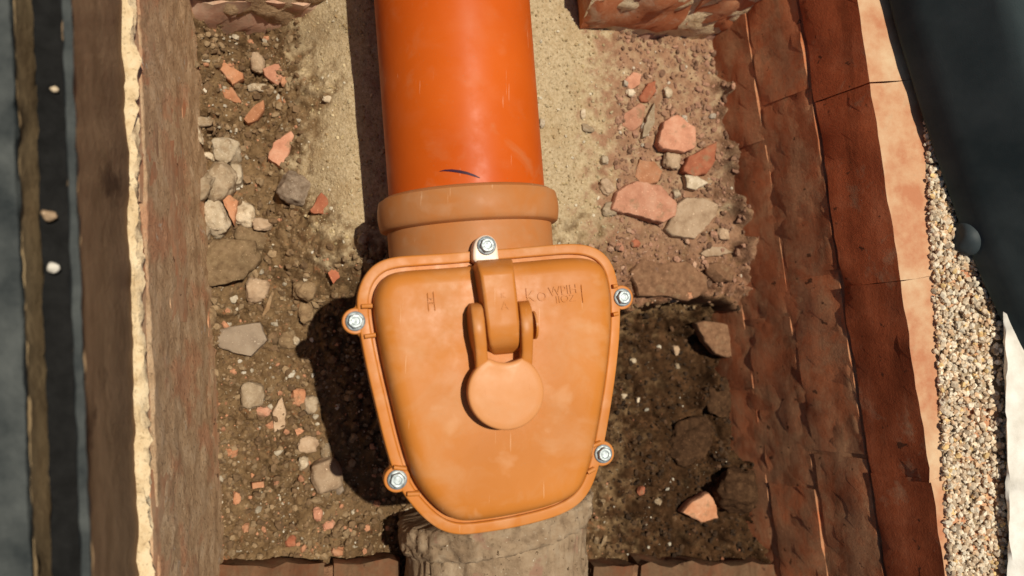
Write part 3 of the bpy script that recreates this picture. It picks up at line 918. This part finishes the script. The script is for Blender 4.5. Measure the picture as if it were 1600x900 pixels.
# surrounding ground as a ring far out
bx = [(-60, -60), (60, -60), (60, 60), (-60, 60)]
ix = [(-.37, -.50), (.76, -.50), (.76, .74), (-.37, .74)]
v = [(x, y, .27) for x, y in bx] + [(x, y, .27) for x, y in ix]
v += [(x, y, -.06) for x, y in ix]
o = mesh_obj("ground", v, [[i, (i + 1) % 4, 4 + (i + 1) % 4, 4 + i] for i in range(4)] + [[4 + i, 4 + (i + 1) % 4, 8 + (i + 1) % 4, 8 + i] for i in range(4)], M['earth'], shade=False)
tag(o, "earth ground around the manhole", None, kind='structure')

ico_bm = bmesh.new(); bmesh.ops.create_icosphere(ico_bm, subdivisions=1, radius=1.0)
ICO_V = np.array([v.co[:] for v in ico_bm.verts]); ICO_F = np.array([[v.index for v in f.verts] for f in ico_bm.faces]); ico_bm.free()
ico_bm = bmesh.new(); bmesh.ops.create_icosphere(ico_bm, subdivisions=2, radius=1.0)
ICO2_V = np.array([v.co[:] for v in ico_bm.verts]); ICO2_F = np.array([[v.index for v in f.verts] for f in ico_bm.faces]); ico_bm.free()

def scatter(name, P3, sizes, tones, mat, hi=False, flat=(.45, 1.0)):
    V0, F0 = (ICO2_V, ICO2_F) if hi else (ICO_V, ICO_F)
    n = len(P3); m = len(V0)
    lump = 1 + rng.uniform(-.28, .28, (n, m, 1)) if not hi else 1 + rng.uniform(-.10, .10, (n, m, 1))
    V = V0[None] * lump
    V = V * np.stack([rng.uniform(.7, 1.3, n), rng.uniform(.6, 1.1, n), rng.uniform(*flat, n)], 1)[:, None, :]
    a = rng.uniform(0, 6.283, n); ca, sa = np.cos(a), np.sin(a)
    tl = rng.normal(0, .35, n); ct, st = np.cos(tl), np.sin(tl)
    x, y, z = V[..., 0], V[..., 1], V[..., 2]
    y, z = y * ct[:, None] - z * st[:, None], y * st[:, None] + z * ct[:, None]
    x, y = x * ca[:, None] - y * sa[:, None], x * sa[:, None] + y * ca[:, None]
    V = np.stack([x, y, z], -1) * sizes[:, None, None] + P3[:, None, :]
    Fc = (F0[None] + (np.arange(n) * m)[:, None, None]).reshape(-1, 3)
    me = bpy.data.meshes.new(name)
    me.from_pydata(V.reshape(-1, 3).tolist(), [], Fc.tolist())
    at = me.color_attributes.new("tone", 'FLOAT_COLOR', 'POINT')
    c = np.concatenate([np.repeat(tones, m, 0), np.ones((n * m, 1))], 1).astype(np.float32)
    at.data.foreach_set("color", c.reshape(-1))
    return link(name, me, mat, shade=hi)

def pick(pal, w, n):
    pal = np.array(pal); i = rng.choice(len(pal), n, p=np.array(w) / sum(w))
    return pal[i] * rng.uniform(.75, 1.2, (n, 1))

# gravel beyond the right wall
n = 24000
ta = rng.uniform(-.06, 1.06, n); tb = rng.uniform(0, 1, n) ** 1.3
base = np.array([ga.lerp(gb, .38 + .26 * t_) for t_ in ta]) + np.stack([tb * .40, tb * 0, tb * 0], 1)
base[:, 0] += rng.normal(0, .0015, n)
sz = rng.uniform(.0012, .0042, n)
base[:, 2] = GZ + rng.uniform(.0005, .006, n)
gr = scatter("gravel", base, sz, pick([(.68, .54, .38), (.78, .67, .51), (.60, .40, .24), (.52, .39, .26), (.70, .48, .22), (.38, .29, .20)], [5, 5, 3, 1.5, 1, .7], n), M['grit'], hi=False, flat=(.6, 1.0))
tag(gr, "loose pale gravel beyond the right wall", None, kind='stuff')

# white board at the lower right
wb = strip("edging_board", [(1556, 1576, GZ - .01), (1556, 1576, GZ + .016), (1560, 1580, GZ + .019), (1700, 1720, GZ + .019), (1702, 1722, GZ - .01)], M['white_board'], closed=True, amp=.0015, over=620, ragged=.004, ragsc=14)
tag(wb, "flat white edging board on the gravel at the lower right corner", "board")

# person's trouser leg resting on the gravel
per = empty("person"); per.location = P(1560, 200, GZ)
tag(per, "person at the upper right edge, only dark teal clothing resting on the gravel", "person")
edge_px = [(1352, -120), (1378, -50), (1392, 0), (1402, 40), (1424, 112), (1450, 198), (1486, 300), (1524, 400), (1562, 482), (1598, 560), (1650, 650), (1700, 760)]
widths = [.22, .23, .235, .24, .24, .235, .23, .225, .22, .22, .21, .17]
lo = []
for (x, y), w in zip(edge_px, widths):
    e = P(x, y, GZ + .014); ring = []
    for k in range(40):
        a = 2 * math.pi * k / 40
        ca, sa = math.cos(a), math.sin(a)
        xx = w * .5 * (1 - math.copysign(abs(ca) ** .8, ca))
        hh = .125
        zz_ = GZ + .014 + (hh * max(0, sa) ** .75 * (1 if ca > 0 else 1) if sa > 0 else -.014 * abs(sa) ** .6)
        if sa > 0: xx = max(xx, (zz_ - GZ - .012) * .34 + .002 * sa)
        p = Vector((e.x + xx, e.y, zz_))
        f_ = fr(p, 9, 3) * .008 + fr(Vector((p.x * 1.6 + p.y * .5, p.y * .45, 0)), 24, 3) * .0065
        p = p + Vector((f_ * .25 if ca > .6 else f_, 0, f_ * max(0, sa)))
        ring.append(p)
    lo.append(ring)
def densify(lo, k):
    outp = []
    n_ = len(lo)
    for i in range(n_ - 1):
        p0, p1, p2, p3 = lo[max(i - 1, 0)], lo[i], lo[i + 1], lo[min(i + 2, n_ - 1)]
        for q in range(k):
            t_ = q / k
            outp.append([.5 * ((2 * b) + (c - a) * t_ + (2 * a - 5 * b + 4 * c - d) * t_ ** 2 + (-a + 3 * b - 3 * c + d) * t_ ** 3) for a, b, c, d in zip(p0, p1, p2, p3)])
    outp.append(lo[-1]); return outp
leg = loft("trouser_leg", densify(lo, 5), M['cloth'], per, True, True, angle=80); leg.location = -per.location
kn = ico_stone("rubber_toggle", P(1513, 370, GZ + .010) - per.location, .0155, .018, .014, M['rubber'], rough=.04, sub=3, parent=per)
kn['label'] = "dark grey rounded toggle showing at the clothing's edge"

# ------------------------------------------------------------------ rubble
def rock(px, py, rx, ry, mat, label, name="stone", rot=0, hz_=None, rough=.28, sink=.33, cat="stone", seed=None, sub=4, sq=.35, group=None):
    c = G(px, py); k = (1 - c.z) / FPX * 1.02
    rx, ry = rx * k, ry * k
    h = hz_ * k if hz_ else min(rx, ry) * .7
    rock.i += 1
    o = ico_stone(name, c + Vector((0, 0, h * (1 - 2 * sink))), rx, ry, h, M[mat], -math.radians(rot), rough, rock.i * 1.37 if seed is None else seed, sub, sq)
    return tag(o, label, cat, group)
rock.i = 0
def flat(pxs, th, mat, label, name="brick_shard", tilt=(0, 0), lift=0.0, cat="brick shard", group=None):
    flat.i += 1
    o = shard(name, pxs, th, M[mat], flat.i * 2.3, tilt, lift)
    return tag(o, label, cat, group)
flat.i = 0

# left half
flat([(337, 99), (345, 93), (380, 115), (381, 124), (363, 133)], .014, 'shard_orange', "pale orange brick shard, topmost of the shards on the left soil", tilt=(.2, -.1))
flat([(347, 140), (362, 135), (377, 157), (375, 161), (350, 153)], .008, 'shard_orange', "small orange brick shard just below the topmost shard")
flat([(410, 107), (433, 97), (457, 100), (449, 130), (433, 133), (413, 117)], .007, 'shard_pink', "flat pinkish slab half sunk at the edge of the sand", lift=-.003)
flat([(380, 184), (400, 163), (412, 157), (413, 173), (403, 187), (387, 192)], .012, 'shard_orange', "narrow slanted orange shard between topmost shard and the trapezoid shard", tilt=(.35, 0))
flat([(418, 246), (427, 222), (455, 205), (460, 213), (442, 263)], .014, 'shard_pink', "pink trapezoid brick shard above the dark round stone", tilt=(.15, .1))
rock(353, 239, 23, 19, 'stone_pale', "pale grey lumpy stone beside the white slivers on the left", hz_=17)
rock(298, 232, 15, 8, 'stone_pale', "white flat sliver lying slantwise against the left wall", rot=25, hz_=6)
rock(322, 241, 17, 6, 'stone_pale', "thin whitish sliver touching the pale grey lumpy stone", rot=30, hz_=6)
rock(309, 210, 6, 18, 'stone_pale', "upright whitish sliver above the flat white sliver", rot=-18, hz_=6)
rock(313, 192, 17, 8, 'stone_grey', "small grey oblong stone above the whitish slivers", rot=-8, hz_=8)
rock(297, 181, 6, 6, 'stone_pale', "tiny pale pebble by the left wall, above the slivers", "pebble", cat="pebble")
rock(345, 288, 24, 30, 'stone_grey', "grey brown rock leaning below the pale lumpy stone", rot=20, hz_=22, sq=.5)
rock(368, 275, 13, 20, 'stone_pale', "pale angular stone standing above the long orange shard", rot=-10, hz_=14, sq=.6)
rock(309, 303, 30, 14, 'stone_grey', "long grey stone slanting towards the left wall", rot=-48, hz_=14)
flat([(346, 309), (353, 301), (372, 313), (365, 351)], .016, 'shard_orange', "long tapering orange shard wedged between two pale stones", tilt=(-.3, 0), lift=.006)
rock(337, 342, 20, 29, 'stone_pale', "pale oblong rock left of the long orange shard", rot=-28, hz_=18, sq=.5)
rock(385, 338, 17, 17, 'stone_pale', "knobbly pale stone right of the long orange shard", hz_=14, rough=.4)
rock(296, 335, 11, 18, 'stone_pale', "small pale stone squeezed against the left wall", hz_=11)
rock(309, 364, 19, 19, 'stone_grey', "grey brown stone under the pale oblong rock", hz_=14)
rock(349, 412, 44, 34, 'clod', "large rounded clod of tan earth on the left floor", "earth_clod", rot=-15, hz_=24, rough=.22, cat="clod", sub=4, sq=0)
rock(400, 372, 26, 20, 'clod', "earth clod between the large rounded clod and the pale stones", "earth_clod", hz_=14, rough=.25, cat="clod", sub=4, sq=0)
rock(410, 352, 14, 11, 'stone_tan', "tan stone half buried right of the pale stones", hz_=9)
rock(467, 294, 29, 26, 'stone_dark', "dark grey brown round stone at the edge of the sand", hz_=24, rough=.2, sub=4, sq=.1)
flat([(484, 328), (502, 300), (532, 332), (508, 335), (490, 334)], .006, 'shard_red', "red triangular shard lying flat beside the dark round stone", lift=-.001)
flat([(294, 437), (301, 428), (316, 454), (314, 467)], .010, 'shard_orange', "narrow orange shard pointing down by the left wall", tilt=(.3, 0), lift=.004)
rock(404, 452, 18, 19, 'stone_tan', "pale tan cobble in the middle of the left floor", hz_=14, rough=.22, sq=.4)
rock(419, 476, 4, 19, 'wood', "thin brown wood splinter next to the pale tan cobble", "splinter", rot=18, hz_=4, cat="splinter", sq=0)
flat([(332, 525), (342, 515), (375, 508), (406, 504), (417, 531), (392, 557), (370, 553), (342, 543)], .016, 'stone_slate', "flat grey brown slab of stone on the left floor", "stone_slab", cat="stone", tilt=(.05, .1))
rock(327, 500, 12, 16, 'clod', "small clod at the upper left of the flat grey slab", "earth_clod", cat="clod", hz_=11, sq=0)
flat([(512, 426), (520, 418), (532, 424), (531, 434), (521, 444)], .008, 'shard_red', "small red shard at the edge of the valve's shadow")
rock(475, 452, 17, 17, 'clod', "earth clod left of the small red shard", "earth_clod", cat="clod", hz_=11, sq=.2)
rock(480, 488, 13, 17, 'clod', "earth clod at the shadow's edge below another clod", "earth_clod", cat="clod", hz_=11, sq=.2)
rock(450, 528, 16, 14, 'clod', "earth clod right of the flat grey slab", "earth_clod", cat="clod", hz_=9, sq=.2)
rock(463, 533, 6, 7, 'stone_pale', "white chip lying on the clod near the shadow", "pebble", cat="pebble", hz_=9)
rock(395, 618, 19, 20, 'stone_grey', "grey angular stone below the flat grey slab", hz_=15, sq=.55)
rock(468, 620, 12, 14, 'shard_orange', "chunky orange brick piece at the shadow's edge, mid left", "brick_shard", cat="brick shard", hz_=11, sq=.5)
flat([(425, 645), (440, 620), (446, 640), (445, 668), (428, 676)], .007, 'stone_tan', "tan flake below the chunky orange brick piece", "stone_flake", cat="stone", lift=-.001)
rock(412, 643, 12, 8, 'shard_pink', "pinkish crumb left of the tan flake", "brick_shard", cat="brick shard", hz_=5)
rock(485, 632, 12, 14, 'stone_grey', "grey stone half hidden in the shadow beside orange piece", hz_=10)
rock(512, 742, 22, 27, 'stone_tan', "large smooth pinkish tan cobble at the lower left shadow edge", rot=-15, hz_=19, rough=.14, sub=4, sq=.35)
rock(363, 704, 9, 9, 'shard_orange', "round orange pebble on the lower left floor", "pebble", cat="pebble", hz_=6)
rock(482, 694, 14, 12, 'stone_tan', "flat tan stone above the large smooth cobble", hz_=5)
rock(509, 702, 8, 12, 'stone_grey', "small grey stone touching the top of the large smooth cobble", hz_=8)
rock(474, 724, 7, 9, 'stone_pale', "small pale pebble left of the large smooth cobble", "pebble", cat="pebble", hz_=7)
rock(530, 762, 7, 11, 'stone_dark', "brown stone under the right side of the large smooth cobble", hz_=8)
flat([(391, 739), (410, 738), (412, 748), (393, 749)], .006, 'shard_orange', "upper of two flat orange strips on the lower left floor")
flat([(393, 755), (412, 752), (413, 762), (394, 765)], .006, 'shard_orange', "lower of two flat orange strips on the lower left floor")
rock(370, 777, 6, 10, 'shard_orange', "small oval orange pebble left of the orange strips", "pebble", cat="pebble", hz_=6)
rock(455, 846, 8, 8, 'shard_red', "dark red pebble near the bottom left ledge", "pebble", cat="pebble", hz_=6)
rock(384, 824, 7, 7, 'shard_orange', "orange crumb above the bottom left ledge", "pebble", cat="pebble", hz_=6)
rock(497, 803, 8, 11, 'shard_pink', "upper of two pinkish crumbs near the clay pipe", "pebble", cat="pebble", hz_=6)
rock(514, 819, 9, 8, 'shard_pink', "lower of two pinkish crumbs near the clay pipe", "pebble", cat="pebble", hz_=6)
rock(528, 862, 9, 7, 'shard_orange', "orange crumb resting at the bottom left ledge edge", "pebble", cat="pebble", hz_=6)
rock(402, 100, 11, 16, 'stone_tan', "tan stone between the topmost shard and the sunk pink slab", hz_=9)
rock(402, 138, 13, 8, 'stone_pale', "pale chip below the sunk pink slab", hz_=6)
rock(566, 374, 8, 8, 'stone_pale', "white pebble at the pipe shadow beside the socket", "pebble", cat="pebble", hz_=9)
rock(512, 155, 8, 6, 'stone_pale', "white flake in the sand left of the pipe", "pebble", cat="pebble", hz_=3)

# right half
flat([(1030, 222), (1040, 188), (1060, 178), (1087, 198), (1087, 230), (1070, 238), (1037, 232)], .020, 'shard_pink', "upper large pink brick shard with six sides, right of the pipe", tilt=(.05, -.05), lift=.004)
flat([(1006, 196), (1014, 178), (1023, 160), (1024, 190), (1012, 212), (1004, 214)], .010, 'stone_grey', "grey upright flake left of the upper pink shard", "stone_flake", cat="stone", lift=.002)
rock(1043, 146, 9, 10, 'stone_pale', "cream pebble above the upper pink shard", "pebble", cat="pebble", hz_=8)
flat([(999, 150), (1012, 130), (1024, 126), (1026, 142), (1015, 158), (1004, 158)], .010, 'shard_red', "red brown shard beside the cream pebble", tilt=(.1, .1))
flat([(975, 125), (990, 112), (1003, 116), (1000, 132), (985, 140)], .008, 'shard_pink', "pinkish flake above the red brown shard", lift=-.001)
flat([(975, 178), (1000, 160), (1010, 165), (1003, 195), (985, 205), (972, 196)], .008, 'shard_pink', "flat pink slab left of the grey upright flake", lift=-.001)
rock(984, 146, 8, 8, 'stone_pale', "pale chip between the pinkish flake and the flat pink slab", "pebble", cat="pebble", hz_=7)
rock(1047, 253, 17, 15, 'stone_tan', "pale tan stone under the upper pink shard", hz_=12, sq=.5)
flat([(1066, 268), (1075, 245), (1100, 232), (1122, 220), (1120, 250), (1105, 272), (1085, 275)], .016, 'shard_red', "dark red slab below the upper pink shard near right wall", tilt=(-.1, 0))
flat([(993, 275), (1000, 248), (1022, 252), (1035, 268), (1028, 286), (1004, 290)], .014, 'shard_orange', "orange shard tucked above the biggest pink shard", tilt=(.1, 0))
flat([(955, 327), (963, 300), (993, 283), (1033, 290), (1060, 317), (1058, 337), (1040, 347), (1000, 337), (967, 330)], .024, 'shard_pink', "biggest pink brick shard, right of the valve socket", tilt=(-.04, .12), lift=.005)
flat([(1042, 357), (1050, 343), (1060, 317), (1073, 308), (1103, 310), (1123, 320), (1120, 337), (1087, 373), (1053, 368)], .018, 'stone_tan', "flat tan slab to the right of the biggest pink shard", "stone_slab", cat="stone", tilt=(.03, .05))
flat([(1070, 273), (1087, 272), (1108, 286), (1088, 297), (1073, 293)], .012, 'stone_pale', "pale grey angular chip above the flat tan slab", "stone_flake", cat="stone", lift=.004)
rock(947, 292, 12, 15, 'stone_tan', "tan stone left of the biggest pink shard", rot=-30, hz_=10)
rock(951, 327, 14, 13, 'stone_grey', "greyish stone at the left tip of the biggest pink shard", hz_=8)
rock(1054, 303, 8, 8, 'stone_pale', "small pale pebble between pink shard and tan slab", "pebble", cat="pebble", hz_=9)
rock(990, 381, 10, 8, 'shard_red', "smooth red pebble below the biggest pink shard", "pebble", cat="pebble", hz_=7)
rock(967, 386, 6, 9, 'shard_pink', "small pink crumb left of the smooth red pebble", "pebble", cat="pebble", rot=-30, hz_=5)
rock(1128, 367, 12, 11, 'stone_tan', "tan chip by the right wall, below the flat tan slab", hz_=8, sq=.5)
flat([(1095, 396), (1110, 385), (1133, 386), (1147, 394), (1125, 400), (1102, 401)], .010, 'stone_tan', "thin pointed slab of stone by the right wall", "stone_slab", cat="stone")
flat([(985, 425), (1000, 405), (1035, 412), (1070, 408), (1105, 432), (1108, 455), (1080, 470), (1035, 462), (1000, 462)], .020, 'clod_red', "broad brown slab of earth above the dark hollow", "earth_clod", cat="clod", tilt=(.0, .15))
rock(1118, 425, 26, 20, 'clod_red', "brown clod at the right end of the broad earth slab", "earth_clod", cat="clod", hz_=15, sub=4, sq=.1)
flat([(1089, 505), (1102, 501), (1130, 505), (1157, 512), (1160, 548), (1140, 559), (1120, 553), (1102, 533)], .018, 'clod_red', "square brown slab below the dark hollow by right wall", "earth_clod", cat="clod", tilt=(.06, .05))
flat([(1068, 802), (1082, 784), (1106, 770), (1117, 782), (1123, 810), (1097, 817)], .018, 'shard_orange', "lone orange brick shard on the dark soil, lower right", tilt=(.1, .1), lift=.004)
rock(1001, 766, 6, 8, 'shard_red', "small red crumb on the dark soil right of the valve", "pebble", cat="pebble", rot=20, hz_=6)
rock(1026, 783, 9, 6, 'stone_grey', "small grey oblong pebble near the lone orange shard", "pebble", cat="pebble", rot=30, hz_=6)
rock(1150, 765, 34, 40, 'clod_dark', "dark clod at the foot of the right wall", "earth_clod", cat="clod", hz_=26, sub=4, sq=.1)
rock(1080, 690, 42, 36, 'clod_dark', "dark clod in the middle of the lower right floor", "earth_clod", cat="clod", hz_=18, sub=4, sq=.1)
rock(1120, 620, 30, 34, 'clod_dark', "dark clod between square slab and right wall", "earth_clod", cat="clod", hz_=18, sub=4, sq=.1)
rock(1055, 547, 7, 8, 'stone_tan', "tan pebble in the dark hollow right of the valve", "pebble", cat="pebble", hz_=6)
rock(1057, 572, 5, 5, 'stone_grey', "grey pebble just under the tan pebble in the dark hollow", "pebble", cat="pebble", hz_=5)
rock(988, 563, 6, 4, 'stone_pale', "white chip in the dark hollow close to the valve", "pebble", cat="pebble", hz_=4)
rock(974, 619, 6, 4, 'stone_pale', "white chip on dark soil at the valve's right edge", "pebble", cat="pebble", hz_=4)
rock(996, 625, 3, 5, 'stone_pale', "tiny white chip right of another white chip, dark soil", "pebble", cat="pebble", hz_=4)
rock(1075, 461, 9, 8, 'shard_orange', "orange crumb under the arch of the dark hollow", "pebble", cat="pebble", hz_=7)
rock(1049, 466, 8, 10, 'stone_dark', "purplish dark stone under the arch of the dark hollow", hz_=8)
rock(1100, 514, 5, 3, 'stone_tan', "tiny tan chip above the square brown slab", "pebble", cat="pebble", hz_=4)
rock(943, 251, 7, 7, 'stone_pale', "white pebble on the sand right of the pipe", "pebble", cat="pebble", hz_=7)
rock(846, 193, 6, 7, 'stone_pale', "white pebble touching the pipe's right side in the sand", "pebble", cat="pebble", hz_=6)
rock(916, 201, 12, 6, 'stone_grey', "grey oblong chip on the sand right of the pipe", rot=20, hz_=5)
rock(911, 178, 5, 9, 'stone_pale', "white sliver above the grey oblong chip", "pebble", cat="pebble", hz_=4)

def on_frame(px, py, z, r, mat, label):
    o = ico_stone("pebble", P(px, py, z), r, r * .8, r * .7, M[mat], 0, .25, px * .1, 3)
    return tag(o, label, "pebble")
on_frame(82, 418, .408, .0040, 'white_board', "white pebble lying in the dark groove of the manhole frame")
on_frame(76, 336, .408, .0045, 'stone_tan', "tan pebble in the dark groove above the white one")
on_frame(85, 139, .407, .0026, 'stone_pale', "tiny pale pebble high in the dark groove")

# fine grit over the floor
n = 26000
gx = rng.uniform(230, 1190, n); gy = rng.uniform(-30, 930, n)
pts = np.array([P(a, b, .05)[:] for a, b in zip(gx, gy)])
q = fz(pts[:, 0], pts[:, 1])
pts = np.array([P(a, b, c)[:] for a, b, c in zip(gx, gy, q)])
sz = .0007 + .0042 * rng.uniform(0, 1, n) ** 5 + .0010 * rng.uniform(0, 1, n)
sandy = ((gx > 470) & (gx < 960) & (gy < 380))
dampg = (gx > 950) & (gy > 480)
sz = np.where(sandy, sz * .45, sz)
sz = np.where(dampg, sz * .8, sz)
tn = pick([(.20, .125, .065), (.28, .19, .105), (.15, .090, .046), (.46, .22, .12), (.44, .37, .27), (.56, .50, .40)], [6, 6, 5, 1.3, 1.0, .3], n)
td = pick([(.032, .017, .008), (.056, .030, .014), (.10, .052, .026), (.22, .09, .045), (.5, .44, .34)], [6, 5, 2, .3, .15], n)
ts = pick([(.42, .32, .17), (.5, .4, .24), (.32, .22, .11), (.6, .52, .38)], [4, 4, 2, 1], n)
tr = pick([(.28, .155, .095), (.36, .195, .125), (.20, .11, .066), (.42, .26, .17), (.5, .42, .32)], [5, 5, 4, 2, .6], n)
tn = np.where(((gx > 900) & (gy < 470))[:, None], tr, tn)
tn = np.where(dampg[:, None], td, np.where(sandy[:, None], ts, tn))
pts[:, 2] = fz(pts[:, 0], pts[:, 1]) + sz * .25
gt_ = scatter("rubble_grit", pts, sz, tn, M['grit'])
tag(gt_, "fine grit and crumbs scattered over the pit floor", None, kind='stuff')
